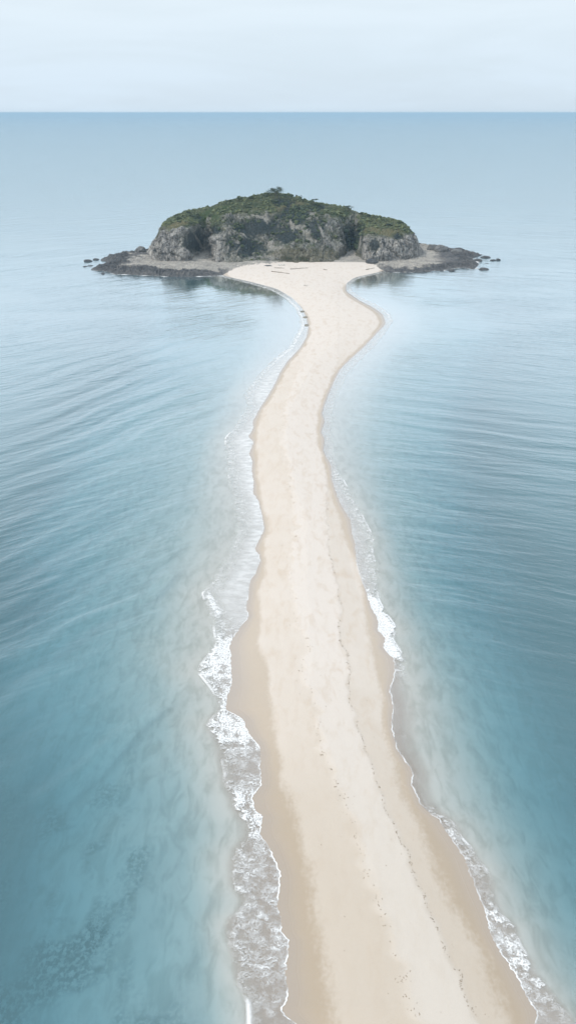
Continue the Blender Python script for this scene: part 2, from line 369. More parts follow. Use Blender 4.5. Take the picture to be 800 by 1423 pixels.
def build_sea():
    xs = axis(-85, 85, .7, 1.035, 1.035, -70000, 70000)
    ys = axis(36, 190, .7, 1.12, 1.0125, -3000, 70000)
    X, Y = np.meshgrid(xs, ys)
    D = depth_at(X, Y)
    Z = swell(X, Y, D)
    me = raw_mesh('sea', np.stack([X, Y, Z], -1).reshape(-1, 3), grid_faces(*X.shape), attrs=dict(depth=D))
    m = NT('sea_water')
    p = m.pos(); D = m.attr('depth')
    sx = m.n('ShaderNodeSeparateXYZ'); m.set(sx, 0, p)
    dist = m.n('ShaderNodeVectorMath', operation='LENGTH'); m.set(dist, 0, p)
    side = m.mapr(sx.outputs[0], -18, 24)
    def waves(rot):
        q = m.mapping(p, rot=(0, 0, rot))
        a = m.noise(m.mapping(q, scale=(.14, .55, 1)), 1.0, 4, .62, .35)
        b_ = m.noise(m.mapping(q, loc=(3, 7, 0), scale=(.022, .10, 1)), 1.0, 3, .6, .3)
        return m.math('MULTIPLY_ADD', b_, 3.6, a)
    hL = waves(-math.radians(33)); hR = waves(math.radians(18))
    hh = m.fmix(side, hL, hR)
    fine = m.noise(m.mapping(p, scale=(1, 1.6, 1)), 1.7, 3, .6)
    gust = m.noise(m.mapping(p, rot=(0, 0, .15), scale=(.010, .022, 1)), 1.0, 4, .55, .4)
    calm = m.mapr(D, .15, 1.4)
    hh = m.math('MULTIPLY_ADD', fine, .14, hh)
    b = m.n('ShaderNodeBump', ins={'Distance': .24})
    m.set(b, 'Height', hh)
        # the bay in the lee of the headland lies almost smooth
    lv = m.n('ShaderNodeVectorMath', operation='MULTIPLY_ADD'); m.set(lv, 0, p); m.set(lv, 1, (1 / 62, 1 / 75, 0)); m.set(lv, 2, (34 / 62, -480 / 75, 0))
    ll = m.n('ShaderNodeVectorMath', operation='LENGTH'); m.set(ll, 0, lv.outputs[0])
    lee = m.mapr(m.math('MULTIPLY_ADD', gust, .5, ll.outputs['Value']), .65, 1.35)
    lv2 = m.n('ShaderNodeVectorMath', operation='MULTIPLY_ADD'); m.set(lv2, 0, p); m.set(lv2, 1, (1 / 40, 1 / 60, 0)); m.set(lv2, 2, (-66 / 40, -490 / 60, 0))
    ll2 = m.n('ShaderNodeVectorMath', operation='LENGTH'); m.set(ll2, 0, lv2.outputs[0])
    lee = m.math('MULTIPLY', lee, m.mapr(m.math('MULTIPLY_ADD', gust, .5, ll2.outputs['Value']), .65, 1.35, .5, 1))
    m.set(b, 'Strength', m.math('MULTIPLY', m.math('MULTIPLY', m.math('MULTIPLY_ADD', lee, .82, .18), m.mapr(gust, .3, .7, .45, 1.0)), m.math('MULTIPLY', m.mapr(sx.outputs[1], 55, 120, .45, 1.0), m.math('MULTIPLY_ADD', calm, .80, .10))))
    # light absorbed on the way down and back, and scattered back by the water itself
    clear = m.mapr(D, 2.4, 5.5, 1, 0)
    def expo(k): return m.math('MULTIPLY', m.math('EXPONENT', m.math('MULTIPLY', D, -k)), clear)
    T = m.n('ShaderNodeCombineXYZ'); m.set(T, 0, expo(.43)); m.set(T, 1, expo(.27)); m.set(T, 2, expo(.22))
    tr = m.n('ShaderNodeBsdfTransparent'); m.set(tr, 0, T.outputs[0])
    s_ = m.math('SUBTRACT', 1.0, m.math('EXPONENT', m.math('MULTIPLY', D, -.42)))
    bigv = m.noise(m.mapping(p, scale=(.012, .012, 1)), 1.0, 3, .5)
    deep = m.mix(m.mapr(bigv, .35, .65), C(.032, .103, .120), C(.046, .132, .151))
    scat = m.mix(s_, C(0, 0, 0), deep)
    df = m.n('ShaderNodeBsdfDiffuse'); m.set(df, 0, scat)
    add = m.n('ShaderNodeAddShader'); m.set(add, 0, tr); m.set(add, 1, df)
    gl = m.n('ShaderNodeBsdfGlossy'); m.set(gl, 'Color', C(.94, .985, 1)); m.set(gl, 'Roughness', m.math('MULTIPLY_ADD', lee, .08, .035)); m.set(gl, 'Normal', b)
    fr = m.n('ShaderNodeFresnel'); m.set(fr, 'IOR', 1.333); m.set(fr, 'Normal', b)
    fr = m.math('MINIMUM', m.math('MULTIPLY', fr, 3.0), .76)
    mx = m.n('ShaderNodeMixShader'); m.set(mx, 0, fr); m.set(mx, 1, add); m.set(mx, 2, gl)
    o = link('sea', me, m.out(mx))
    tag(o, 'calm pale blue sea turning teal near the sand spit', kind='structure')
build_sea()

# ------------------------------------------------------------------ foam
def foam_material():
    m = NT('foam')
    p = m.pos()
    mi = m.attr('fromshore'); mo = m.attr('fromsea'); dens = m.attr('dens'); film = m.attr('film'); oe = m.attr('outer')
    warp = m.n('ShaderNodeTexNoise'); m.set(warp, 'Vector', p); m.set(warp, 'Scale', .9); m.set(warp, 'Detail', 3.0)
    vm = m.n('ShaderNodeVectorMath', operation='MULTIPLY_ADD'); m.set(vm, 0, warp.outputs['Color']); m.set(vm, 1, (3.4, 2.4, 0)); m.set(vm, 2, p)
    def vor(scale, sc):
        v = m.n('ShaderNodeTexVoronoi', feature='DISTANCE_TO_EDGE', voronoi_dimensions='2D')
        m.set(v, 'Vector', m.mapping(vm.outputs[0], scale=sc)); m.set(v, 'Scale', scale)
        return v.outputs['Distance']
    def strand(sc, scale, w, d):
        n_ = m.noise(m.mapping(vm.outputs[0], scale=sc), scale, 3, .55, d)
        return m.mapr(m.math('ABSOLUTE', m.math('SUBTRACT', n_, .5)), 0, w, 1, 0)
    s1 = strand((.32, 1.5, 1), .60, .040, .5); s2 = strand((.7, 1.2, 1), 2.0, .050, .4); s3 = vor(.95, (.50, 1.15, 1)); s4 = vor(2.3, (.6, 1.1, 1))
    nz = m.noise(p, .55, 5, .62); nf = m.noise(p, 3.2, 3, .55)
    lace = m.math('MAXIMUM', m.math('MULTIPLY', s1, .9), m.math('MAXIMUM', m.math('MULTIPLY', s2, .5), m.math('MAXIMUM', m.math('MULTIPLY', m.mapr(s3, 0, .13, 1, 0), .55), m.math('MULTIPLY', m.mapr(s4, 0, .16, 1, 0), .55))))
    lace = m.math('MULTIPLY', lace, m.mapr(nz, .38, .56, .10, 1.0))
    # solid froth where density is high
    th = m.math('SUBTRACT', 1.25, dens)
    solid = m.mapr(m.math('MULTIPLY_ADD', nf, .45, m.math('MULTIPLY', nz, .75)), m.math('MULTIPLY', th, .98), m.math('MULTIPLY_ADD', th, .98, .16))
    body = m.math('MAXIMUM', m.math('MULTIPLY', lace, m.math('MULTIPLY', m.mapr(dens, 0, .42), m.mapr(dens, .3, .8, .90, .95))), m.math('MULTIPLY', solid, m.math('MULTIPLY', m.mapr(dens, .45, .75, .15, 1), m.mapr(nf, .3, .6, .5, .92))))
    # ragged outer edge
    rag = m.math('MULTIPLY_ADD', m.noise(m.mapping(p, scale=(.5, 1, 1)), 1.1, 4, .65), 4.6, -1.9)
    body = m.math('MULTIPLY', body, m.mapr(m.math('SUBTRACT', mo, rag), 0.0, .5))
    line = m.math('MULTIPLY', m.mapr(m.math('MULTIPLY_ADD', nf, -.25, mi), .0, .22, 1, 0), m.mapr(m.noise(p, .35, 3, .5), .38, .56, .08, .95))
    line = m.math('MULTIPLY', line, m.attr('edge'))
    oline = m.math('MULTIPLY', m.mapr(m.math('ADD', mo, m.math('MULTIPLY', nf, .5)), .5, 1.5, 1, 0), m.mapr(m.math('ADD', m.noise(p, .22, 4, .6), m.math('MULTIPLY', oe, .30)), .66, .82))
    oline = m.math('MULTIPLY', oline, oe)
    fl = m.math('MULTIPLY', film, m.mapr(m.noise(m.mapping(p, scale=(.3, .6, 1)), 1.0, 4, .6), .3, .7, .75, 1.25))
    fl = m.math('MULTIPLY', fl, m.mapr(mo, .0, 7.0))
    al = m.math('MAXIMUM', m.math('MAXIMUM', body, line), m.math('MAXIMUM', oline, fl), clamp=True)
    al = m.math('MULTIPLY', al, m.attr('fade'), clamp=True)
    tr = m.n('ShaderNodeBsdfTransparent')
    bump = m.n('ShaderNodeBump', ins={'Strength': .5, 'Distance': .1}); m.set(bump, 'Height', al)
    df = m.n('ShaderNodeBsdfDiffuse', ins={'Color': C(.77, .765, .745)}); m.set(df, 'Normal', bump)
    mx = m.n('ShaderNodeMixShader'); m.set(mx, 0, al); m.set(mx, 1, tr); m.set(mx, 2, df)
    return m.out(mx)
FOAM = foam_material()

def build_foam(shore, sea, dens_t, film_t, outer_t, edge_t, label):
    py = np.concatenate([np.arange(378, 620, .45), np.arange(620, 1000, .6), np.arange(1000, 1540, .8)])
    # invert rows to ground distance
    _, Y = ground(np.full(py.shape, 400.0), py)
    xi = shore.X(Y); xo = sea.X(Y)
    s = 1 if np.mean(xo - xi) > 0 else -1
    w = np.maximum((xo - xi) * s, .5)
    t = np.concatenate([[-.0], np.linspace(.01, 1, 26)])
    ext = 1.0                                             # a little past the outer edge
    Wd = w + ext
    cusp = .14 * vnoise(0 * Y, Y / .6, 0, 91) + .1 * vnoise(0 * Y, Y / .25, 0, 92)
    X = xi[:, None] + s * (-.12 + cusp[:, None] * (1 - t[None, :]) + (Wd + .12)[:, None] * t[None, :])
    Yg = np.broadcast_to(Y[:, None], X.shape)
    mi = (X - xi[:, None]) * s + .12 - cusp[:, None] * (1 - t[None, :])
    mo = Wd[:, None] - (X - xi[:, None]) * s
    D = depth_at(X, Yg)
    f = lambda tab: np.broadcast_to(np.interp(py, [a for a, _ in tab], [b for _, b in tab])[:, None], X.shape)
    oe = f(outer_t)
    Z = swell(X, Yg, D) + .035 + .16 * oe * np.exp(-((mo - 1.3) / .8) ** 2) * (1 + .6 * fbm(X * 1.2, Yg * 1.2, 0, 3, 14))
    inland = (X - xi[:, None]) * s < 0
    Z = np.where(inland, .045, Z)
    dn = f(dens_t)
    up = 1 - sstep(845, 880, py)[:, None]
    dn = dn * (1 - up) + up * dn * (.30 + 1.15 * np.exp(-((mo - 2.2) / 2.0) ** 2) + .5 * np.exp(-(mi / .8) ** 2))
    me = raw_mesh('sea_foam', np.stack([X, Yg, Z], -1).reshape(-1, 3), grid_faces(*X.shape),
                  attrs=dict(fromshore=mi, fromsea=mo, dens=dn, film=f(film_t), outer=oe, edge=f(edge_t), fade=sstep(0, .4, mo)))
    o = link('sea_foam', me, FOAM)
    tag(o, label, 'sea foam', kind='stuff')

build_foam(WL, FL,
  [(378,.40),(420,.55),(470,.55),(500,.52),(540,.48),(570,.32),(600,.38),(640,.32),(665,.42),(700,.32),(760,.22),(815,.35),(830,.55),(870,.55),(895,.85),(950,.72),(980,.75),(995,.8),(1040,.74),(1056,.42),(1085,.42),(1100,.72),(1150,.78),(1170,.62),(1215,.55),(1245,.45),(1270,.46),(1330,.48),(1360,.3),(1400,.22),(1423,.2),(1500,.2)],
  [(378,.1),(420,.35),(500,.55),(560,.6),(640,.62),(760,.58),(860,.45),(885,.2),(1000,.12),(1060,.10),(1160,.03),(1240,.03),(1330,.03),(1400,.02),(1500,.1)],
  [(378,.0),(440,.5),(500,.7),(560,.3),(592,.8),(612,.9),(630,.3),(665,.6),(700,.3),(800,.1),(822,1),(840,.5),(880,.9),(940,1),(975,.6),(1040,.5),(1090,.7),(1150,.5),(1240,.3),(1265,.55),(1310,.7),(1360,.45),(1380,.45),(1400,1),(1423,1.),(1500,.8)],
  [(378,.7),(440,.8),(560,.6),(620,.75),(700,.7),(800,.8),(1000,1),(1500,1)],
  'white foam and thin surf washing up the left edge of the sand spit')
build_foam(WR, FR,
  [(378,.25),(395,.4),(420,.45),(445,.5),(470,.3),(520,.2),(640,.2),(665,.3),(740,.3),(790,.32),(828,.45),(838,.9),(912,.9),(925,.4),(950,.12),(1120,.1),(1136,.6),(1180,.6),(1200,.35),(1225,.18),(1252,.3),(1268,.74),(1300,.66),(1350,.74),(1372,.6),(1395,.34),(1423,.22),(1500,.2)],
  [(378,.2),(440,.35),(480,.4),(560,.45),(660,.5),(760,.45),(820,.3),(850,.1),(930,.18),(1050,.12),(1150,.1),(1250,.1),(1400,.15),(1500,.1)],
  [(378,.3),(430,.5),(460,.2),(640,.1),(662,.8),(684,.8),(690,.4),(720,.7),(747,.8),(775,.7),(812,.5),(835,.9),(912,.9),(935,.5),(960,.1),(1120,.0),(1137,.8),(1180,.8),(1215,.6),(1235,.1),(1260,.3),(1290,.7),(1350,.6),(1390,.35),(1500,.3)],
  [(378,.6),(440,.6),(480,.3),(600,.5),(680,.4),(900,.6),(960,.8),(1060,.85),(1200,.5),(1250,.7),(1300,1),(1500,1)],
  'white foam and breaking wavelets along the right edge of the sand spit')

# ------------------------------------------------------------------ island rock shelf
def gp(pts, z=0.0):
    x, y = ground([p[0] for p in pts], [p[1] for p in pts], z)
    return list(zip(x, y))
front = [(309,382.5),(290,383.5),(268,384),(241,384),(226,383.4),(209,383),(192.5,382),(177,381.5),(161,381),(152,377),(142,376),(131,374.5),(138,371.5),(150,369.5),(156,366.5),(150,362.5),(142,361),(150,358.5),(160,357)]
right = [(658,354),(667,354.5),(655,359),(660,364),(661,369),(656,373.5),(641,372),(631,372.5),(614,376),(603,375),(594,377.5),(575,377.5),(560,378),(545,377.5),(532,375.5),(515,371),(500,368.5),(470,367),(440,367.5),(400,369),(375,371.5),(345,374),(322,379)]
SHELF = gp(front) + gp([(172, 355), (198, 351)]) + [(-108, 640), (-92, 700), (-50, 735), (10, 745), (60, 730), (92, 680)] + gp([(588, 342), (622, 346), (640, 348.5)]) + gp(right)
SHELF = np.array(SHELF)

def poly_sd(X, Y, P):
    """signed distance, positive inside"""
    best = np.full(X.shape, 1e18); ins = np.zeros(X.shape, bool)
    n = len(P)
    for i in range(n):
        ax, ay = P[i]; bx, by = P[(i + 1) % n]
        dx, dy = bx - ax, by - ay
        t = np.clip(((X - ax) * dx + (Y - ay) * dy) / (dx * dx + dy * dy + 1e-12), 0, 1)
        best = np.minimum(best, (X - ax - t * dx) ** 2 + (Y - ay - t * dy) ** 2)
        c = (ay > Y) != (by > Y)
        xi = ax + (Y - ay) * dx / (dy if abs(dy) > 1e-9 else 1e-9)
        ins ^= c & (X < xi)
    return np.where(ins, 1, -1) * np.sqrt(best)

def shelf_fields(X, Y):
    jx = 2.2 * fbm(X / 9, Y / 9, 0, 4, 21); jy = 3.2 * fbm(X / 9, Y / 9, 3, 4, 22)
    sd = poly_sd(X + jx, Y + jy, SHELF)
    left = 1 - sstep(-75, -40, X)
    rt = sstep(75, 118, X)
    rid = fbm(X / 6.5, Y / 6.5, 0, 5, 23, .55, True)
    rough = fbm(X / 2.2, Y / 2.2, 0, 4, 24, .6, True)
    base = np.where(sd > 0, .4 + 1.0 * (1 - np.exp(-np.clip(sd, 0, None) / 5)) + .008 * np.clip(sd, 0, 40), .5 + .7 * np.clip(sd, -6, 0))
    edge = np.exp(-((sd - 6) / 7.0) ** 2)
    nearbeach = sstep(-54, -40, X) * (1 - sstep(58, 74, X)) * (1 - sstep(560, 600, Y))
    amp = (.55 + .95 * left * np.clip(edge * 1.4, 0, 1) + .5 * edge + .8 * rt * edge) * (1 - .6 * nearbeach)
    z = base + amp * sstep(-4, 3, sd) * (.9 * rid + .95 * rough)
    for (px, py, Yh, r, h) in ((174, 372, 560, 6, 3.4), (165, 374, 552, 5, 2.0), (181, 372, 572, 4, 3.0), (184, 374, 550, 8, 2.6), (200, 372, 566, 9, 3.2), (150, 374, 545, 6, 1.6), (195, 380, 522, 12, 1.4), (240, 380, 528, 16, 1.2)):
        x, y, _ = at(px, py, Yh)
        z = z + h * np.exp(-(((X - x) ** 2 + (Y - y) ** 2) / r ** 2)) * (.75 + .45 * rid)
    return sd, z, edge, left, rt, rid

def rock_nodes(m, p, light, mid, dark):
    """layered, fissured rock: returns colour and height sockets"""
    n1 = m.noise(p, .10, 6, .62, .4); n2 = m.noise(p, .75, 5, .68); n3 = m.noise(m.mapping(p, rot=(.25, .5, .2), scale=(1.3, 1.3, .35)), .40, 5, .62, 1.0)
    v = m.n('ShaderNodeTexVoronoi', feature='DISTANCE_TO_EDGE'); m.set(v, 'Vector', m.mapping(p, scale=(1, .7, .22))); m.set(v, 'Scale', .42)
    c = m.mix(m.mapr(n1, .34, .64), mid, light)
    c = m.mix(m.mapr(n3, .50, .66, 0, .65), c, dark)
    c = m.mix(m.mapr(n2, .56, .74, 0, .6), c, dark)
    c = m.mix(m.mapr(v.outputs['Distance'], 0, .05, .45, 0), c, dark)
    h = m.math('ADD', m.math('MULTIPLY', n2, .9), m.math('ADD', m.math('MULTIPLY', n3, 1.4), m.mapr(v.outputs['Distance'], 0, .12, 0, .5)))
    return c, h

def build_shelf():
    xs = np.arange(-185, 195, .75); ys = np.arange(478, 770, .9)
    X, Y = np.meshgrid(xs, ys)
    sd, Z, edge, left, rt, rid = shelf_fields(X, Y)
    keep = (sd[:-1, :-1] > -7) & (sd[1:, 1:] > -7)
    # dark wave-washed rock near the water, pale dry rubble higher up
    nz = fbm(X / 5, Y / 5, 0, 4, 28)
    lim = 5 + 8 * left + 4 * rt + 9 * nz
    nearbeach = sstep(-48, -40, X) * (1 - sstep(60, 74, X)) * (Y < 600)
    dark = (1 - sstep(-2.5, 2.5, sd - lim)) * (1 - nearbeach)
    dark = np.maximum(dark, sstep(112, 124, X - .10 * (Y - 560) + 5 * nz))
    dark = np.where((left > .5) & (sd < 30) & (Z > 4.2 + nz), np.maximum(dark, .9), dark)
    Z = np.where(sd < -6.9, -3, Z)
    me = raw_mesh('rock_shelf', np.stack([X, Y, Z], -1).reshape(-1, 3), grid_faces(*X.shape, keep=keep), smooth=False, attrs=dict(dark=dark))
    m = NT('shelf_rock')
    p = m.pos()
    c1, h = rock_nodes(m, p, C(.43, .392, .335), C(.30, .277, .242), C(.12, .115, .11))
    c2, _ = rock_nodes(m, p, C(.125, .12, .115), C(.062, .062, .064), C(.020, .022, .026))
    c = m.mix(m.attr('dark'), c1, c2)
    b = m.n('ShaderNodeBump', ins={'Strength': .9, 'Distance': .8}); m.set(b, 'Height', h)
    pr = m.n('ShaderNodeBsdfPrincipled', ins={'Roughness': .85}); m.set(pr, 'Base Color', c); m.set(pr, 'Normal', b)
    o = link('rock_shelf', me, m.out(pr))
    tag(o, 'low shelf of pale rubble edged with dark jagged rock round the island', kind='structure')
    # surf at the foot of the rocks: a thin belt of foam on the water
    return
build_shelf()

# ------------------------------------------------------------------ the hill
# each column: image x, then (image row, ground distance) from the foot to the ridge
HILL = [
 (203, [(360,560),(356,564),(354,568),(352,573),(351,579)]),
 (209, [(364,555),(356,561),(350,567),(345,574),(343,581)]),
 (216, [(366,551),(354,557),(342,564),(335,572),(332,583)]),
 (223, [(367,548),(350,555),(330,562),(322,571),(320,586)]),
 (230, [(368,545),(346,553),(321,561),(313,573),(310,590)]),
 (237, [(368,544),(343,552),(318,560),(310,575),(304.5,594)]),
 (246, [(369,543),(344,551),(318,559),(308,580),(301,600)]),
 (258, [(369,544),(346,553),(320,561),(308,580),(297,604)]),
 (268, [(366,558),(348,574),(324,576),(308,588),(294.5,608)]),
 (279, [(363,572),(348,590),(324,592),(306,600),(292.5,612)]),
 (289, [(364,572),(350,592),(327,594),(308,602),(290,613)]),
 (297, [(369,545),(348,559),(326,566),(306,588),(287,614)]),
 (310, [(370,543),(348,553),(328,562),(304,588),(282,616)]),
 (326, [(371,542),(350,553),(330,564),(304,590),(278,618)]),
 (342, [(370,545),(354,556),(332,572),(303,592),(276,619)]),
 (358, [(371,544),(356,560),(334,578),(302,592),(274,620)]),
 (374, [(371,543),(354,560),(330,578),(300,592),(271.5,620)]),
 (388, [(371,543),(352,558),(326,574),(298,592),(271.5,620)]),
 (402, [(371,542),(352,554),(326,568),(300,588),(274.5,619)]),
 (416, [(370,542),(352,552),(328,562),(302,582),(278.5,617)]),
 (432, [(370,543),(352,552),(330,560),(304,580),(281.5,615)]),
 (446, [(369,544),(352,554),(332,564),(306,584),(285,614)]),
 (458, [(369,546),(354,557),(336,568),(308,588),(287,613)]),
 (468, [(368,549),(355,561),(336,576),(312,592),(288.5,612)]),
 (480, [(366,560),(357,580),(338,596),(316,603),(291,612)]),
 (492, [(366,566),(358,588),(336,601),(316,605),(294.5,612)]),
 (500, [(366,558),(354,566),(332,572),(313,592),(297.5,607)]),
 (510, [(365,550),(348,555),(330,561),(312,588),(300,605)]),
 (526, [(364,548),(347,553),(330,559),(313,586),(303,602)]),
 (542, [(363,549),(346,554),(329,560),(315,582),(306,598)]),
 (555, [(362,552),(344,557),(327,563),(317,578),(310,592)]),
 (564, [(361,555),(344,560),(328,565),(319,576),(314,586)]),
 (571, [(360,560),(346,564),(334,568),(328,574),(325,582)]),
 (579, [(359,566),(350,570),(342,573),(339,578),(337,584)]),
 (588, [(358,574),(354,577),(351,580),(350,583),(349,586)]),
]

def cr(t, pts):
    """catmull-rom through pts (n,k) at parameters t in 0..n-1"""
    n = len(pts); i = np.clip(np.floor(t).astype(int), 0, n - 2); f = (t - i)[:, None]
    g = lambda j: pts[np.clip(j, 0, n - 1)]
    p0, p1, p2, p3 = g(i - 1), g(i), g(i + 1), g(i + 2)
    return .5 * ((2 * p1) + (p2 - p0) * f + (2 * p0 - 5 * p1 + 4 * p2 - p3) * f ** 2 + (3 * p1 - p0 - 3 * p2 + p3) * f ** 3)

def build_hill():
    tab = []
    for x, ps in HILL:
        row = [at(x, a, b) for a, b in ps]
        X, Y, Z = row[-1]
        # the side turned away from the camera falls to the shelf too
        w = 1.0
        back = []
        for k, (fz, dy) in enumerate(((.97, 14), (.86, 34), (.62, 56), (.30, 76), (.0, 92))):
            sh = 1.0 if 225 < x < 560 else .45
            back.append((X * (1 - .03 * k), Y + dy * sh, 1.5 + (Z - 1.5) * fz))
        tab.append(row + back)
    tab = np.array(tab)                                   # (cols, 10, 3)
    nx = len(HILL)
    px = np.array([h[0] for h in HILL], float)
    pu = np.linspace(px[0], px[-1], 560)
    tu = np.interp(pu, px, np.arange(nx))
    A = np.stack([cr(tu, tab[:, k, :]) for k in range(tab.shape[1])], 1)        # (nu, 10, 3)
    tv = np.concatenate([np.linspace(0, 4, 220, endpoint=False), np.linspace(4, 9, 90)])
    P = np.stack([cr(tv, A[i]) for i in range(len(pu))], 0)                    # (nu, nv, 3)
    X, Y, Z = P[..., 0], P[..., 1], P[..., 2]
    # normals of the smooth form
    du = np.gradient(P, axis=0); dv = np.gradient(P, axis=1)
    N = np.cross(du, dv); N /= np.linalg.norm(N, axis=-1, keepdims=True) + 1e-9
    if N[..., 2].mean() < 0: N = -N
    steep = 1 - np.clip(N[..., 2], 0, 1)
    V = np.broadcast_to(tv[None, :], X.shape); U = np.broadcast_to(pu[:, None], X.shape)
    # image row of each vertex, as a handy map of the traced patches of rock, scrub and painted shade
    depth = Y * cP + (CAMH - Z) * sP
    ROW = 711.5 - F * ((Y * sP - (CAMH - Z) * cP) / depth)
    n_c = fbm(X / 1.8, Y / 1.8, Z / 2.5, 3, 103, .65)
    frontside = (V < 4.3)
    n_a = fbm(X / 14, Y / 14, Z / 14, 5, 101); n_b = fbm(X / 4.5, Y / 4.5, Z / 7, 4, 102)
    def blob(cx, cy, rx, ry, rot=0.0, soft=.35, jag=.35):
        a = math.radians(rot); dx = U - cx; dy = ROW - cy
        ex = (dx * math.cos(a) + dy * math.sin(a)) / rx; ey = (-dx * math.sin(a) + dy * math.cos(a)) / ry
        return (1 - sstep(1 - soft, 1 + soft, np.hypot(ex, ey) + jag * (n_b + n_a + 1.3 * n_c))) * frontside
    mx = np.maximum
    rock = sstep(.42, .60, steep + .16 * n_b + .10 * n_a)
    midz = sstep(300, 318, U) * (1 - sstep(494, 502, U))
    rock = rock * (1 - .92 * midz)
    midface = midz * sstep(-5, 6, ROW - (299 + 12 * n_a + 7 * n_b))
    cl = (1 - sstep(300, 340, U)) * sstep(-4, 4, ROW - (319 + 1.4 * np.clip(226 - U, 0, 30) + .11 * np.clip(U - 280, 0, 60) + 6 * n_b))
    cr_ = sstep(498, 506, U) * sstep(-4, 4, ROW - (331 + 6 * n_b - .25 * np.clip(U - 545, 0, 20)))
    rock = mx(rock * .6, mx(cl, cr_)) * 1.0
    gul = blob(290, 340, 5, 26, 6) 
    for b in ((355,302,16,3.5,5),(369,300,4,6,0),(405,312,6,6,0),(413,323,3,9,-25),(426,330,3.2,14,-38),(433,296,7,6,20),(446,318,2.6,12,-22),(461,337,4.5,15,-35),(484,354,4.5,20,-48),
              (380,346,10,3,10),(425,358,42,5,4),(470,362,30,5,5),(405,352,18,3,8),(345,322,8,3,20),(312,352,13,18,0),(330,360,10,8,0)):
        rock = mx(rock, .62 * blob(*b))
    rock = mx(rock, midface * (.62 + .9 * n_b + .5 * n_c))
    dark = 0 * X  # dark scrub, with shadow of the gully and hollows painted in
    for b in ((362,318,42,16,8),(300,322,10,8,0),(415,300,26,14,10),(345,345,26,14,0),(398,325,22,12,0),(438,316,14,16,-30),(398,362,16,4,0),(417,362,10,4,0),(269,335,14,17,15),(489,334,14,18,-15),(520,340,8,10,0),(318,345,5,12,0),
              (245,305,6,3,-20),(272,303,8,4,0),(500,316,9,4,0),(552,330,8,5,0),(392,280,18,5,0),(440,288,12,5,0)):
        dark = mx(dark, blob(*b))
    rock = np.clip(rock, 0, 1) * (1 - .9 * np.clip(dark, 0, 1)); dark = np.clip(dark, 0, 1)
    scar_lit = 0 * X  # pale scars, plus the sunlit edge of the right hollow as colour
    for b in ((355,301,14,1.6,4),(370,303,3,5,0),(405,312,1.8,7,-15),(412,316,7,1.4,30),(424,325,1.6,9,-48),(433,334,1.6,9,-60),(434,298,5,5,20),(429,303,6,3,0),(447,322,1.8,9,-25),(455,332,1.8,9,-30),
              (467,347,2.2,13,-45),(489,360,2.0,12,-55),(385,345,12,1.8,8),(376,343,4,2,0),(275,335,1.6,12,-32),(269,354,8,1.4,-25),(291,352,3,9,12),(330,335,4,2,30),(338,325,5,1.3,40),(499,336,1.4,10,2),(316,348,2,9,10),(327,352,1.5,9,35)):
        scar_lit = mx(scar_lit, blob(*b[:4], b[4], .45, .55))
    foot = midz * sstep(-4, 5, ROW - (346 + 5 * n_b + 4 * n_a)) * sstep(375, 400, U)
    green = np.clip(blob(412,343,20,8,-12) + blob(352,350,24,12,10) + .8 * blob(300,296,26,8,-20) + .5 * blob(470,300,22,7,12), 0, 1)
    ochre = np.clip(blob(250,312,16,4,-14) + blob(315,322,8,4) + blob(400,282,20,3.5) + blob(530,322,24,6,5) + blob(430,356,60,8,2) + blob(395,288,16,4,-20), 0, 1)
    # relief: fissured on the rock, lumpy where things grow
    rid = fbm(X / 7, Y / 7, Z / 15, 5, 110, .58, True)
    cra = fbm(X / 2.6, Y / 2.6, Z / 7, 4, 111, .6, True)
    fade = sstep(0, .5, V) * (1 - sstep(8.4, 9, V)) * sstep(0, 16, np.minimum(U - px[0], px[-1] - U))
    crest = np.exp(-((V - 4) / .25) ** 2)
    n_d = fbm(X / 11, Y / 16, Z / 60, 3, 115, .5, True)
    c1, e1 = cells(X / 7 + .5 * n_b, Y / 7, Z / 12 + .05 * X, 160); c2, e2 = cells(X / 3.2, Y / 3.2 + .3 * n_b, Z / 5, 170)
    disp = rock * (1.8 * n_d + .9 * rid + .7 * cra + 1.9 * c1 + .8 * c2 - 1.2 * (1 - sstep(0, .16, e1)) - .5 * (1 - sstep(0, .16, e2))) + (1 - rock) * (.9 * n_a + .7 * n_b) - 3.2 * gul - 1.2 * dark * sstep(250, 300, U)
    # broad spurs and gullies running down the face
    spur = fbm(U / 17 + .6 * n_a, V * .25, 0, 3, 120, .5, True)
    disp = disp + 1.9 * spur * sstep(.4, 1.6, V) * (1 - sstep(2.6, 3.6, V))
    disp = disp * (1 - .40 * crest)
    P = P + N * (disp * fade)[..., None]
    co = P.reshape(-1, 3)
    cond = dict(scar_lit=np.clip(scar_lit, 0, 1), foot=np.clip(foot, 0, 1), rock=rock, scrub=dark, green=green, ochre=ochre)
    me = raw_mesh('island_hill', co, grid_faces(*X.shape)[:, ::-1], smooth=True, attrs=cond)
    m = NT('hill_cover')
    p = m.pos()
    cR, h = rock_nodes(m, p, C(.58, .545, .49), C(.31, .297, .28), C(.036, .040, .046))
    n1 = m.noise(p, .16, 5, .6, .4); n2 = m.noise(p, .9, 5, .7); n3 = m.noise(p, 2.6, 3, .7)
    g = m.mix(m.mapr(n1, .38, .62), C(.070, .090, .046), C(.145, .150, .075))
    g = m.mix(m.mapr(n2, .50, .66, 0, .75), g, C(.030, .048, .024))
    g = m.mix(m.math('MULTIPLY', m.attr('green'), .75), g, m.mix(n2, C(.045, .085, .022), C(.075, .12, .035)))
    g = m.mix(m.math('MULTIPLY', m.attr('ochre'), m.mapr(n2, .35, .6, .3, .95)), g, C(.22, .19, .10))
    g = m.mix(m.attr('scrub'), g, m.mix(m.mapr(n2, .38, .62), C(.020, .031, .035), C(.052, .066, .062)))  # scrub colour, which also carries the painted shade of the hollows
    c = m.mix(m.attr('rock'), g, cR)
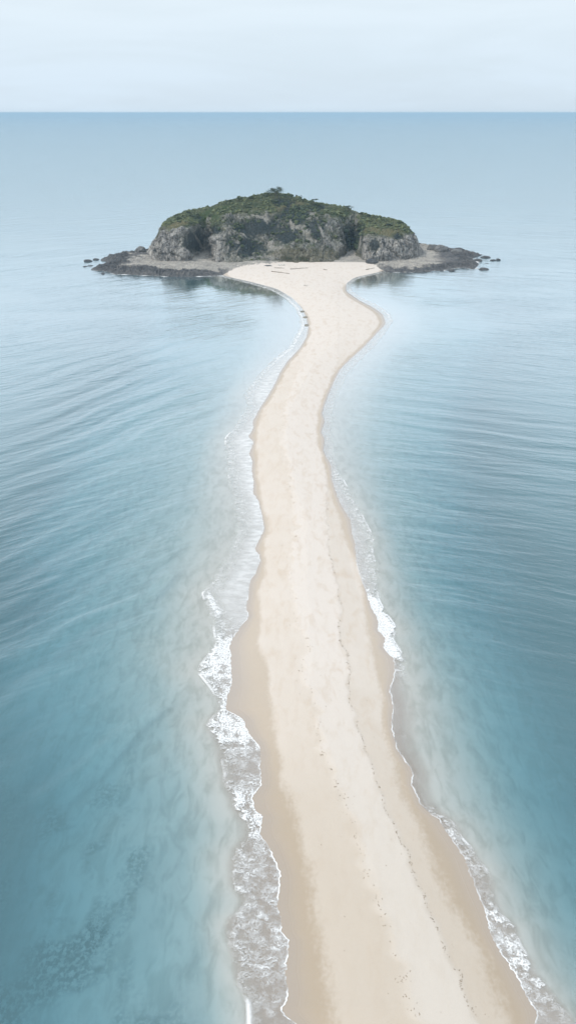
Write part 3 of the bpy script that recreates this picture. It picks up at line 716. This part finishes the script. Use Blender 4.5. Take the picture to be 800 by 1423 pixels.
    c = m.mix(m.math('MULTIPLY', m.attr('foot'), m.mapr(n2, .36, .56, .35, .9)), c, m.mix(m.mapr(n3, .4, .62), C(.24, .215, .15), C(.10, .105, .062)))
    c = m.mix(m.math('MULTIPLY', m.attr('scar_lit'), m.mapr(n3, .35, .6, .35, 1.0)), c, C(.46, .43, .375))
    hb = m.math('ADD', h, m.math('MULTIPLY', n3, .5))
    b = m.n('ShaderNodeBump', ins={'Strength': 1.0, 'Distance': 1.8}); m.set(b, 'Height', hb)
    pr = m.n('ShaderNodeBsdfPrincipled', ins={'Roughness': .95, 'Specular IOR Level': .2}); m.set(pr, 'Base Color', c); m.set(pr, 'Normal', b)
    o = link('island_hill', me, m.out(pr))
    tag(o, 'steep green-topped headland with grey cliffs at the end of the sand spit', kind='structure')
    return P, N, U, V, rock, dark, green, ochre, pu, tv, np.clip(scar_lit, 0, 1), foot, (((U < 300) & (ROW > 317)) | ((U > 498) & (ROW > 327))) * 1.0, midface

HP, HN, HU, HV, HROCK, HDARK, HGREEN, HOCH, HPU, HTV, HSCAR_LIT, HFOOT, HCLIFF, HMID = build_hill()

# ------------------------------------------------------------------ scrub growing on the hill: uncountable, one object
def ico(sub):
    import bmesh
    bm = bmesh.new(); bmesh.ops.create_icosphere(bm, subdivisions=sub, radius=1.0)
    v = np.array([list(a.co) for a in bm.verts]); f = np.array([[a.index for a in q.verts] for q in bm.faces]); bm.free()
    return v, f

def foliage_material(name, a, b, c):
    m = NT(name)
    p = m.pos(); t = m.attr('tint'); n = m.noise(p, 1.3, 3, .6)
    col = m.mix(t, a, b); col = m.mix(m.mapr(n, .45, .7, 0, .6), col, c)
    pr = m.n('ShaderNodeBsdfPrincipled', ins={'Roughness': .9, 'Specular IOR Level': .15}); m.set(pr, 'Base Color', col)
    return m.out(pr)
M_SCRUB = foliage_material('scrub_leaves', C(.042, .058, .034), C(.150, .165, .080), C(.065, .080, .044))

def build_scrub():
    v0, f0 = ico(1)
    w = (1 - np.clip(HROCK * 1.1, 0, 1)) * (1 - HCLIFF) * (HV > .35) * (HV < 6) * (.14 + .22 * HDARK + .4 * HGREEN + .9 * (HV > 2.6) * (1 - .82 * HMID))
    w = w * (1 - .6 * HOCH) * (1 - np.clip(HSCAR_LIT + .7 * HFOOT, 0, 1))
    w = w * (fbm(HP[..., 0] / 8, HP[..., 1] / 8, 0, 3, 140) > -.22)
    # even density per area
    area = np.linalg.norm(np.gradient(HP, axis=0), axis=-1) * np.linalg.norm(np.gradient(HP, axis=1), axis=-1)
    pr = (w * area).ravel(); pr /= pr.sum()
    n = 4600
    idx = rng.choice(len(pr), n, p=pr)
    pos = HP.reshape(-1, 3)[idx]; dk = HDARK.ravel()[idx]
    s = .34 + 1.25 * rng.random(n) ** 3.2
    crest = np.abs(HV.ravel()[idx] - 4) < .3
    s = np.where(crest, s * .62, s)
    V = np.repeat(v0[None], n, 0) * (1 + .35 * rng.standard_normal((n, len(v0), 1)))
    V = V * s[:, None, None] * np.array([1.25, 1.25, .85]) * (0.8 + .4 * rng.random((n, 1, 3)))
    V = V + pos[:, None, :] + np.array([0, 0, .15])
    Fc = (f0[None] + (np.arange(n) * len(v0))[:, None, None]).reshape(-1, 3)
    tint = np.clip(rng.random(n) * .9 + .15 - .55 * dk, 0, 1)
    tint = np.repeat(tint, len(v0)) * (.8 + .2 * rng.random(n * len(v0)))
    me = raw_mesh('scrub', V.reshape(-1, 3), Fc, smooth=False, attrs=dict(tint=tint))
    o = link('hillside_scrub', me, M_SCRUB)
    tag(o, 'low dark green scrub covering the top and hollows of the island', 'scrub', kind='stuff')
build_scrub()

def hill_point(px, v=4.0):
    i = int(np.argmin(np.abs(HPU - px))); j = int(np.argmin(np.abs(HTV - v)))
    return Vector(HP[i, j])
def hill_at(px, py):
    """front-side hill point nearest to an image point"""
    i = int(np.argmin(np.abs(HPU - px)))
    P = HP[i]; depth = P[:, 1] * cP + (CAMH - P[:, 2]) * sP
    row = 711.5 - F * ((P[:, 1] * sP - (CAMH - P[:, 2]) * cP) / depth)
    row = np.where(HTV < 4.05, row, 1e9)
    return Vector(P[int(np.argmin(np.abs(row - py)))])

# ------------------------------------------------------------------ trees
M_BARK = None
def bark():
    m = NT('bark'); p = m.pos(); n = m.noise(p, 3, 4, .6)
    pr = m.n('ShaderNodeBsdfPrincipled', ins={'Roughness': .9}); m.set(pr, 'Base Color', m.mix(n, C(.05, .042, .035), C(.16, .14, .12)))
    return m.out(pr)
M_BARK = bark()
M_LEAF = foliage_material('tree_leaves', C(.022, .036, .020), C(.070, .088, .036), C(.030, .045, .022))

def tube(path, radii, seg=7):
    vs, fs = [], []
    path = [Vector(p) for p in path]
    for i, p in enumerate(path):
        d = (path[min(i + 1, len(path) - 1)] - path[max(i - 1, 0)]).normalized()
        a = d.orthogonal().normalized(); b = d.cross(a)
        for k in range(seg):
            t = 2 * math.pi * k / seg
            vs.append(p + (a * math.cos(t) + b * math.sin(t)) * radii[i])
    for i in range(len(path) - 1):
        for k in range(seg):
            fs.append((i * seg + k, i * seg + (k + 1) % seg, (i + 1) * seg + (k + 1) % seg, (i + 1) * seg + k))
    return vs, fs

def tree(px, base, width, height, seed, label, flat=.5, lean=0.0, trunk_frac=.4, name='tree', cat='tree', group=None, loose=.0):
    r = random.Random(seed); rn = np.random.default_rng(seed)
    root = bpy.data.objects.new(name, None); COL.objects.link(root); root.location = base
    tag(root, label, cat, group)
    th = height * trunk_frac
    vs, fs = [], []
    def addt(path, rad):
        a, b = tube(path, rad); o = len(vs); vs.extend(a); fs.extend([tuple(q + o for q in f) for f in b])
    top = Vector((lean * th, 0, th))
    r0 = max(.10, height * .035)
    addt([(0, 0, -1.0), (lean * th * .2, 0, th * .4), tuple(top)], [r0 * 1.3, r0, r0 * .75])
    lobes = []
    nl = 9 if height > 5 else 6
    for k in range(nl):
        a = 2 * math.pi * k / nl + r.uniform(-.3, .3); rr = width * .5 * r.uniform(.35, .85)
        z = th + (height - th) * r.uniform(.25, .85) * (1 - .35 * rr / (width * .5))
        e = Vector((top.x + lean * height * .3 + math.cos(a) * rr, math.sin(a) * rr, z))
        m_ = top.lerp(e, .5) + Vector((0, 0, -.1 * height))
        addt([tuple(top - Vector((0, 0, th * .2))), tuple(m_), tuple(e)], [r0 * .6, r0 * .4, r0 * .15])
        lobes.append((e, width * r.uniform(.14, .25)))
    me = bpy.data.meshes.new('trunk'); me.from_pydata([tuple(v) for v in vs], [], fs); me.update()
    link('trunk', me, M_BARK, root)
    # crown of leaf-sized faces gathered in clumps round the limb ends
    n = 190 if height > 5 else 110
    C_, S_, T_ = [], [], []
    for e, rad in lobes:
        d = rn.standard_normal((n, 3)); d /= np.linalg.norm(d, axis=1, keepdims=True)
        q = np.array(e) + d * (rad * (rn.random((n, 1)) ** .45)) * np.array([1.15, 1.15, flat])
        C_.append(q); T_.append(np.clip(.35 + .45 * d[:, 2] + .3 * rn.standard_normal(n), 0, 1) * 1.0)
    Cc = np.concatenate(C_); Tt = np.clip(rn.random(len(Cc)), 0, 1)
    s = (.24 if height > 5 else .16) * (.6 + .9 * rn.random(len(Cc)))
    a = rn.standard_normal((len(Cc), 3)); a /= np.linalg.norm(a, axis=1, keepdims=True)
    b = np.cross(a, rn.standard_normal((len(Cc), 3))); b /= np.linalg.norm(b, axis=1, keepdims=True)
    q = np.stack([Cc - a * s[:, None] , Cc + b * s[:, None] * .6, Cc + a * s[:, None], Cc - b * s[:, None] * .6], 1)
    me = raw_mesh('crown', q.reshape(-1, 3), np.arange(len(Cc) * 4).reshape(-1, 4), smooth=False, attrs=dict(tint=np.repeat(Tt, 4)))
    link('crown', me, M_LEAF, root)
    return root

G_T = 'trees on the island ridge'
TREES = [
 (383, 12.5, 7.5, .62, 0.06, .30, 'largest bushy tree standing at the very summit of the island'),
 (371, 8.0, 4.0, .60, -.1, .25, 'low rounded tree leaning out just left of the summit tree'),
 (401, 8.0, 3.6, .55, .0, .25, 'dark rounded tree on the ridge just right of the summit tree'),
 (412, 1.8, 4.6, .9, .0, .35, 'narrow upright little tree standing alone on the crest'),
 (421, 4.5, 2.4, .5, .0, .3, 'small low tree on the crest between upright tree and flat crowned tree'),
 (436, 6.4, 4.8, .33, .12, .62, 'flat crowned tree on a bare trunk above the dark knoll'),
 (483, 6.6, 4.2, .33, .1, .58, 'flat crowned windswept tree alone on the right slope of the crest'),
 (442, 9.0, 3.0, .6, .0, .25, 'broad dense tree covering the dark knoll right of the summit'),
 (502, 3.4, 2.4, .6, .0, .3, 'small tree on the crest down the slope from the flat crowned tree'),
 (512, 3.0, 2.0, .6, .0, .3, 'tiny tree halfway down the right end of the crest'),
]
for k, (px, w, h, fl, ln, tf, lb) in enumerate(TREES):
    p = hill_point(px, 3.95)
    tree(px, p, w, h, 100 + k, lb, flat=fl, lean=ln, trunk_frac=tf, name='tree', cat='tree', group=G_T)
SHRUBS = [
 (262, 3.9, 4.0, 2.0, 'shrub on the skyline at the low left end of the ridge'),
 (318, 3.9, 5.0, 2.6, 'rounded shrub on the left skyline where the ridge steepens'),
 (333, 3.9, 5.5, 2.6, 'wide shrub on the left skyline halfway up to the summit'),
 (349, 3.9, 5.0, 2.2, 'shrub on the left skyline nearest below the summit'),
 (527, 3.9, 4.5, 2.0, 'shrub on the right skyline above the grey cliff'),
 (556, 3.9, 4.5, 2.2, 'shrub at the far right brink of the cliff top'),
]
for k, (px, v, w, h, lb) in enumerate(SHRUBS):
    tree(px, hill_point(px, v), w, h, 300 + k, lb, flat=.7, trunk_frac=.15, name='shrub', cat='shrub', group='shrubs along the skyline')
SLOPE = [
 (247, 305, 6.5, 3.0, 'dark shrub patch on the grassy slope above the left cliff'),
 (272, 303, 8.0, 3.4, 'large dark shrub on the left shoulder above the gully'),
 (399, 361, 8.5, 3.0, 'left of the two dark shrubs at the foot of the middle slope'),
 (419, 361, 8.0, 2.8, 'right of the two dark shrubs at the foot of the middle slope'),
]
for k, (px, py, w, h, lb) in enumerate(SLOPE):
    tree(px, hill_at(px, py), w, h, 340 + k, lb, flat=.7, trunk_frac=.12, name='shrub', cat='shrub', group='shrubs on the slope')

# ------------------------------------------------------------------ rocks and boulders
def rock_mat(name, a, b, c):
    m = NT(name); p = m.pos(); col, h = rock_nodes(m, m.mapping(p, scale=(3, 3, 3)), a, b, c)
    bp = m.n('ShaderNodeBump', ins={'Strength': .8, 'Distance': .3}); m.set(bp, 'Height', h)
    pr = m.n('ShaderNodeBsdfPrincipled', ins={'Roughness': .75}); m.set(pr, 'Base Color', col); m.set(pr, 'Normal', bp)
    return m.out(pr)
M_DROCK = rock_mat('wet_dark_rock', C(.10, .10, .10), C(.055, .057, .06), C(.02, .022, .025))
M_BOULD = rock_mat('boulder_rock', C(.22, .215, .20), C(.12, .12, .12), C(.04, .042, .045))

def boulder(px, py, w, h, seed, label, mat, name='sea_rock', cat='rock', group=None, z=-.25, depth=None):
    v, f = ico(4)
    x, y = ground(px, py, 0.0)
    s = seed * 3.7
    n = fbm(v[:, 0] * 1.1 + s, v[:, 1] * 1.1, v[:, 2] * 1.1, 4, seed, .55, True)
    c = fbm(v[:, 0] * 2.6 + s, v[:, 1] * 2.6, v[:, 2] * 2.6, 3, seed + 3, .6)
    v = v * (1 + .28 * n + .16 * c)[:, None]
    v[:, 2] = np.where(v[:, 2] < 0, v[:, 2] * .5, v[:, 2])
    v = v * np.array([w / 2, (depth or w * .8) / 2, h])
    me = raw_mesh(name, v, f, smooth=False)
    o = link(name, me, mat, loc=(float(x), float(y), z))
    tag(o, label, cat, group)
    return o
g1 = 'rocks in the sea off the left point'; g2 = 'rocks in the sea off the right point'
for i, (px, py, w, h, lb) in enumerate([
  (122.5, 363, 6.0, 1.5, 'larger dark rock in the sea farthest out from the left point'),
  (134, 361, 4.6, 1.2, 'dark rock awash between the outermost rock and the left point'),
  (118.5, 370.5, 3.2, .7, 'small flat rock nearest the camera left of the left point'),
  (126, 369.5, 4.2, .6, 'low flat sliver of rock awash just off the left point'),
  (143.5, 380.5, 2.6, 1.1, 'small pointed rock standing in the water below the left point'),
 ]): boulder(px, py, w, h, 20 + i, lb, M_DROCK, group=g1)
for i, (px, py, w, h, lb) in enumerate([
  (663.5, 362.5, 6.5, 1.6, 'dark rock in the water touching close to the tip of the right point'),
  (674, 358, 7.0, 1.5, 'long dark rock in the sea behind the tip of the right point'),
  (684.5, 362, 4.6, 1.0, 'low dark rock left of the outermost rock on the right'),
  (691.5, 361.5, 3.4, 1.4, 'outermost small dark rock at the far right in the sea'),
  (671.5, 374.5, 7.5, 1.3, 'lone dark flat-topped rock in the sea nearest the camera on the right'),
  (627, 376.3, 4.6, 1.2, 'small dark rock in the water just off the front of the right shelf'),
  (676, 366, 4.0, .35, 'thin sliver of rock barely awash between the right hand rocks'),
  (613, 376.5, 3.2, .9, 'tiny rock close against the front edge of the right shelf'),
 ]): boulder(px, py, w, h, 40 + i, lb, M_DROCK, group=g2)

def shelf_z(x, y):
    return float(shelf_fields(np.array([[x]]), np.array([[y]]))[1][0, 0])
for i, (px, py, w, h, lb, m_) in enumerate([
  (599.5, 347, 7.2, 4.4, 'left and smaller of two dark boulders at the back of the right shelf', M_BOULD),
  (612.5, 349, 10.5, 4.6, 'right and larger of two dark boulders at the back of the right shelf', M_BOULD),
  (634, 350, 8.0, 1.9, 'low flat boulder at the back edge of the right shelf beyond the two dark boulders', M_BOULD),
  (516, 364, 9.0, 2.6, 'dark slab of rock lying at the foot of the right cliff', M_DROCK),
  (196, 351, 8.5, 3.4, 'flat topped grey boulder on the left shelf beside the cliff foot', M_BOULD),
  (373, 368.5, 9.0, 1.9, 'dark boulder where the sand meets the foot of the hill', M_DROCK),
  (327, 362, 6.5, 3.0, 'pale pointed boulder leaning at the foot of the middle cliff', M_BOULD),
 ]):
    x, y = ground(px, py, 2.0)
    z = shelf_z(x, y)
    o = boulder(px, py, w, h, 60 + i, lb, m_, name='boulder', cat='boulder')
    o.location = (float(x), float(y), z - .3)
# pale stones in a row beside the dark boulder
for i, px in enumerate((387.5, 391, 394.5)):
    x, y = ground(px, 368, 2.0)
    o = boulder(px, 368, 1.6, .9, 90 + i, 'small pale stone in the row beside the dark boulder at the beach top',
                rock_mat('pale_stone', C(.7, .66, .6), C(.6, .56, .5), C(.4, .38, .34)) if i == 0 else bpy.data.materials['pale_stone'],
                name='stone', cat='stone', group='row of pale stones at the top of the beach')
    o.location = (float(x), float(y), max(shelf_z(x, y), sand_z(x, y)) + .05)

# foam where the sea meets the rock
def rock_foam(px0, px1, side_pts, label):
    P = np.array(gp(side_pts)); seg = np.linalg.norm(np.diff(P, axis=0), axis=1); L = np.concatenate([[0], np.cumsum(seg)])
    t = np.arange(0, L[-1], .5); x = np.interp(t, L, P[:, 0]); y = np.interp(t, L, P[:, 1])
    off = 2.0 * vnoise(t / 4, 0 * t, 0, 200)
    ks = np.linspace(-3.0, 3.0, 12)
    dx = np.gradient(x); dy = np.gradient(y); n = np.hypot(dx, dy); nx_, ny_ = dy / n, -dx / n
    X = x[:, None] + nx_[:, None] * (ks[None] + off[:, None]); Y = y[:, None] + ny_[:, None] * (ks[None] + off[:, None])
    g = np.clip(.78 + .5 * vnoise(t / 5, 0 * t, 0, 201), 0, 1)
    d = np.broadcast_to(g[:, None], X.shape) * (1 - (np.abs(ks[None]) / 3.0) ** 2)
    me = raw_mesh('rock_foam', np.stack([X, Y, np.full(X.shape, .10)], -1).reshape(-1, 3), grid_faces(*X.shape),
                  attrs=dict(fromshore=np.full(X.shape, 5.), fromsea=np.full(X.shape, 5.), dens=d * .95, film=d * .35, outer=0 * X, edge=0 * X, fade=sstep(0, .35, d)))
    o = link('rock_foam', me, FOAM); tag(o, label, 'sea foam', kind='stuff')
rock_foam(0, 0, front[:12], 'white surf breaking along the dark rocks of the left point')
rock_foam(0, 0, right[2:14], 'thin surf along the dark front edge of the right shelf')

# ------------------------------------------------------------------ driftwood
def wood():
    m = NT('driftwood'); p = m.pos(); n = m.noise(m.mapping(p, scale=(.6, 4, 4)), 2, 4, .6)
    pr = m.n('ShaderNodeBsdfPrincipled', ins={'Roughness': .9}); m.set(pr, 'Base Color', m.mix(n, C(.13, .105, .08), C(.33, .28, .22)))
    return m.out(pr)
M_WOOD = wood()
def log(p0, p1, rad, seed, label):
    rad *= .7
    a = ground(*p0, 1.5); b = ground(*p1, 1.5)
    r = random.Random(seed); n = 9; path = []; rr = []
    for k in range(n):
        t = k / (n - 1); x = a[0] + (b[0] - a[0]) * t; y = a[1] + (b[1] - a[1]) * t + r.uniform(-.25, .25)
        path.append((x, y, max(sand_z(x, y), shelf_z(x, y)) + rad * .5 + r.uniform(-.05, .1))); rr.append(rad * (1.15 - .6 * t) * r.uniform(.85, 1.15))
    vs, fs = tube(path, rr, 9)
    for br in range(3):
        k = r.randint(2, 7); q = Vector(path[k]); e = q + Vector((r.uniform(-1.2, 1.2), r.uniform(-1, 1), r.uniform(.3, .9)))
        v2, f2 = tube([tuple(q), tuple(q.lerp(e, .5) + Vector((0, 0, .1))), tuple(e)], [rad * .45, rad * .3, rad * .1], 6)
        o_ = len(vs); vs += v2; fs += [tuple(i + o_ for i in f) for f in f2]
    n9 = len(path) * 9
    fs.append(tuple(range(9))[::-1]); fs.append(tuple(range(n9 - 9, n9)))
    c = Vector(path[n // 2]); me = bpy.data.meshes.new('driftwood_log'); me.from_pydata([tuple(v - c) for v in vs], [], fs); me.update()
    for q in me.polygons: q.use_smooth = True
    tag(link('driftwood_log', me, M_WOOD, loc=c), label, 'driftwood', 'driftwood at the top of the beach')
log((377, 377.5), (402, 380.5), .42, 1, 'longest driftwood log on the sand at the top of the beach')
log((403, 374.5), (428, 372.8), .36, 2, 'driftwood log lying along the foot of the middle slope')
log((381, 372.5), (395, 373), .30, 3, 'short driftwood log between the dark boulder and the longest log')
log((449, 374.8), (454, 375.8), .34, 4, 'short stub of driftwood alone on the sand right of the middle')
log((508, 374), (520, 371.5), .30, 5, 'thin driftwood branch near the right cliff foot')
log((422, 396.5), (427, 397.5), .20, 6, 'small stick lying on open sand nearest the camera of the driftwood')

# ------------------------------------------------------------------ tide wrack and footprints: thin bits of weed along the tide lines
def wrack():
    m = NT('weed'); p = m.pos(); n = m.noise(p, 4, 3, .6)
    pr = m.n('ShaderNodeBsdfPrincipled', ins={'Roughness': .8}); m.set(pr, 'Base Color', m.mix(n, C(.22, .165, .11), C(.42, .34, .25)))
    mat = m.out(pr)
    v0, f0 = ico(1); VV, FF = [], []; k = 0
    def put(x, y, s):
        nonlocal k
        z = sand_z(x, y)
        ang = rng.random() * math.pi; st = rng.uniform(1.2, 3.2)
        v = v0 * (1 + .3 * rng.standard_normal((len(v0), 1))) * np.array([s * st, s, s * .28])
        c, s_ = math.cos(ang), math.sin(ang)
        v = np.stack([v[:, 0] * c - v[:, 1] * s_, v[:, 0] * s_ + v[:, 1] * c, v[:, 2]], 1) + np.array([x, y, z + .01])
        VV.append(v); FF.append(f0 + k * len(v0)); k += 1
    for curve, n, sc, jit, y0 in ((WK, 420, .042, .13, 700), (IT, 260, .04, .45, 500)):
        for i in range(n):
            py = rng.uniform(y0, 1430)
            if vnoise(np.array([py / 7.0]), np.array([sc * 100]))[0] < -.45: continue
            Y = float(ground(400, py)[1]); cu = .35 * math.sin(Y * 1.1) * .5
            x = float(curve.X(np.array([Y]))[0]) + cu + rng.normal() * jit
            put(x, Y, sc * rng.uniform(.5, 1.5) * (1 + Y / 260))
    for i in range(170):                                   # bits scattered over the crown of the spit
        Y = rng.uniform(42, 420); Ya = np.array([Y]); a = float(HL.X(Ya)[0]); b = float(HR.X(Ya)[0])
        put(rng.uniform(a + 1.5, b - 1.5), Y, rng.uniform(.02, .045) * (1 + Y / 260))
    me = raw_mesh('wrack', np.concatenate(VV), np.concatenate(FF), smooth=True)
    tag(link('seaweed_wrack', me, mat), 'broken brown line of dried seaweed and debris along the crown of the sand', 'seaweed', kind='stuff')
wrack()

# dark weedy patch at the bend of the left shore
for i, (px, py, w, lb) in enumerate([(420.5, 433, 3.0, 'upper dark weedy rock at the left bend of the shore'), (425, 441, 3.4, 'middle dark weedy rock at the left bend of the shore'),
                                     (426.5, 452, 3.0, 'lower dark weedy rock at the left bend of the shore')]):
    o = boulder(px, py, w, .2, 120 + i, lb, rock_mat('weedy_rock', C(.30, .26, .20), C(.20, .18, .14), C(.09, .085, .07)) if i == 0 else bpy.data.materials['weedy_rock'],
                name='shore_rock', cat='rock', group='weedy rocks at the left bend', z=-.02, depth=w * 1.3)

# ------------------------------------------------------------------ bird
def bird():
    m = NT('feathers'); pr = m.n('ShaderNodeBsdfPrincipled', ins={'Base Color': C(.07, .07, .08), 'Roughness': .8}); mat = m.out(pr)
    x, y, z = at(418.5, 272.5, 600)
    import bmesh
    bm = bmesh.new()
    prof = [(-.9, .02), (-.6, .10), (-.1, .20), (.35, .17), (.55, .11), (.72, .12), (.85, .06), (1.0, .01)]
    rings = []
    for (a, r) in prof:
        rings.append([bm.verts.new((a, r * math.cos(t) * 1.0, r * math.sin(t))) for t in [k * math.pi / 4 for k in range(8)]])
    for i in range(len(rings) - 1):
        for k in range(8): bm.faces.new((rings[i][k], rings[i][(k + 1) % 8], rings[i + 1][(k + 1) % 8], rings[i + 1][k]))
    for s in (-1, 1):
        spine = [(.28, .12, .05, .5), (.30, .8, .32, .48), (.10, 1.5, .38, .30), (-.25, 2.1, .24, .06)]
        up = []; 
        for (cx, cy, cz, ch) in spine:
            up.append([bm.verts.new((cx, s * cy, cz)), bm.verts.new((cx - ch * .5, s * cy, cz + .05)), bm.verts.new((cx - ch, s * cy, cz)), bm.verts.new((cx - ch * .5, s * cy, cz - .02))])
        for i in range(3):
            for k in range(4): bm.faces.new((up[i][k], up[i][(k + 1) % 4], up[i + 1][(k + 1) % 4], up[i + 1][k]))
    t = [bm.verts.new(c) for c in ((-.75, 0, .03), (-1.25, .28, 0), (-1.3, 0, .02), (-1.25, -.28, 0))]
    bm.faces.new(t)
    bmesh.ops.recalc_face_normals(bm, faces=bm.faces)
    me = bpy.data.meshes.new('bird'); bm.to_mesh(me); bm.free()
    o = link('bird', me, mat, loc=(float(x), float(y), float(z))); o.rotation_euler = (math.radians(35), math.radians(-25), math.radians(150))
    tag(o, 'dark bird in flight just above the crest right of the summit', 'bird')
bird()

# ------------------------------------------------------------------ haze
HAZE = 0.00012
def haze():
    x0, x1, y0, y1, z0, z1 = -72000, 72000, -4000, 72500, -12, 103
    co = np.array([(x, y, z) for z in (z0, z1) for y in (y0, y1) for x in (x0, x1)], float)
    f = np.array([(0, 2, 3, 1), (4, 5, 7, 6), (0, 1, 5, 4), (2, 6, 7, 3), (0, 4, 6, 2), (1, 3, 7, 5)])
    me = raw_mesh('haze', co, f, smooth=False)
    m = NT('haze_air')
    v = m.n('ShaderNodeVolumePrincipled', ins={'Color': C(.56, .79, .95), 'Density': HAZE, 'Anisotropy': 0.0})
    o = link('haze', me, m.out(None, v)); tag(o, 'thin pale haze over the sea', kind='stuff')
if HAZE > 0: haze()

# ------------------------------------------------------------------ sky, sun, camera
SUN_EL, SUN_AZ = math.radians(48), math.radians(-104)        # azimuth from +Y, negative = left
def sky():
    w = NT('World', True); SC.world = w.o
    tc = w.n('ShaderNodeTexCoord').outputs['Generated']
    s = w.n('ShaderNodeTexSky', sky_type='NISHITA', sun_disc=False, sun_elevation=SUN_EL, sun_rotation=SUN_AZ, air_density=1.0, dust_density=1.5, ozone_density=1.2)
    sp = w.n('ShaderNodeSeparateXYZ'); w.set(sp, 0, tc)
    z = sp.outputs[2]
    veil = w.mix(w.mapr(z, 0, .16), C(7.2, 8.5, 9.7), C(8.2, 9.25, 10.0))
    veil = w.mix(w.mapr(z, .11, .34), veil, C(11.1, 12.4, 13.9))
    n = w.noise(w.mapping(tc, scale=(1.6, 1.6, 11)), 1.6, 5, .55, .5)
    n2 = w.noise(w.mapping(tc, rot=(.1, .05, 0), scale=(1.3, 1.3, 9)), 1.7, 6, .58, .8)
    cl = w.math('MULTIPLY_ADD', n2, .5, w.math('MULTIPLY', n, .5))
    col = w.mix(w.mapr(cl, .36, .62, .86, .98), s, veil)
    bg = w.n('ShaderNodeBackground', ins={'Strength': .1}); w.set(bg, 0, col)
    o = w.n('ShaderNodeOutputWorld'); w.set(o, 0, bg)
sky()
sun = bpy.data.lights.new('sun', 'SUN'); sun.energy = 2.2; sun.angle = math.radians(5); sun.color = (1, .95, .88)
so = bpy.data.objects.new('sun', sun); COL.objects.link(so)
d = Vector((math.sin(SUN_AZ) * math.cos(SUN_EL), math.cos(SUN_AZ) * math.cos(SUN_EL), math.sin(SUN_EL)))
so.rotation_euler = d.to_track_quat('Z', 'Y').to_euler()

cam = bpy.data.cameras.new('camera'); co = bpy.data.objects.new('camera', cam); COL.objects.link(co)
co.location = (0, 0, CAMH); co.rotation_euler = (math.pi / 2 - PITCH, 0, 0)
cam.sensor_fit = 'VERTICAL'; cam.sensor_height = 36; cam.lens = 36 * F / H0
cam.clip_start = .5; cam.clip_end = 300000
SC.camera = co
SC.view_settings.view_transform = 'Standard'; SC.view_settings.look = 'None'; SC.view_settings.exposure = 0; SC.view_settings.gamma = 1
SC.view_settings.use_curve_mapping = False
SC.render.engine = 'CYCLES'
cy = SC.cycles
cy.use_denoising = True; cy.max_bounces = 8; cy.diffuse_bounces = 2; cy.glossy_bounces = 2; cy.transparent_max_bounces = 12; cy.volume_bounces = 0
cy.sample_clamp_indirect = 4; cy.use_adaptive_sampling = True; cy.adaptive_threshold = .01
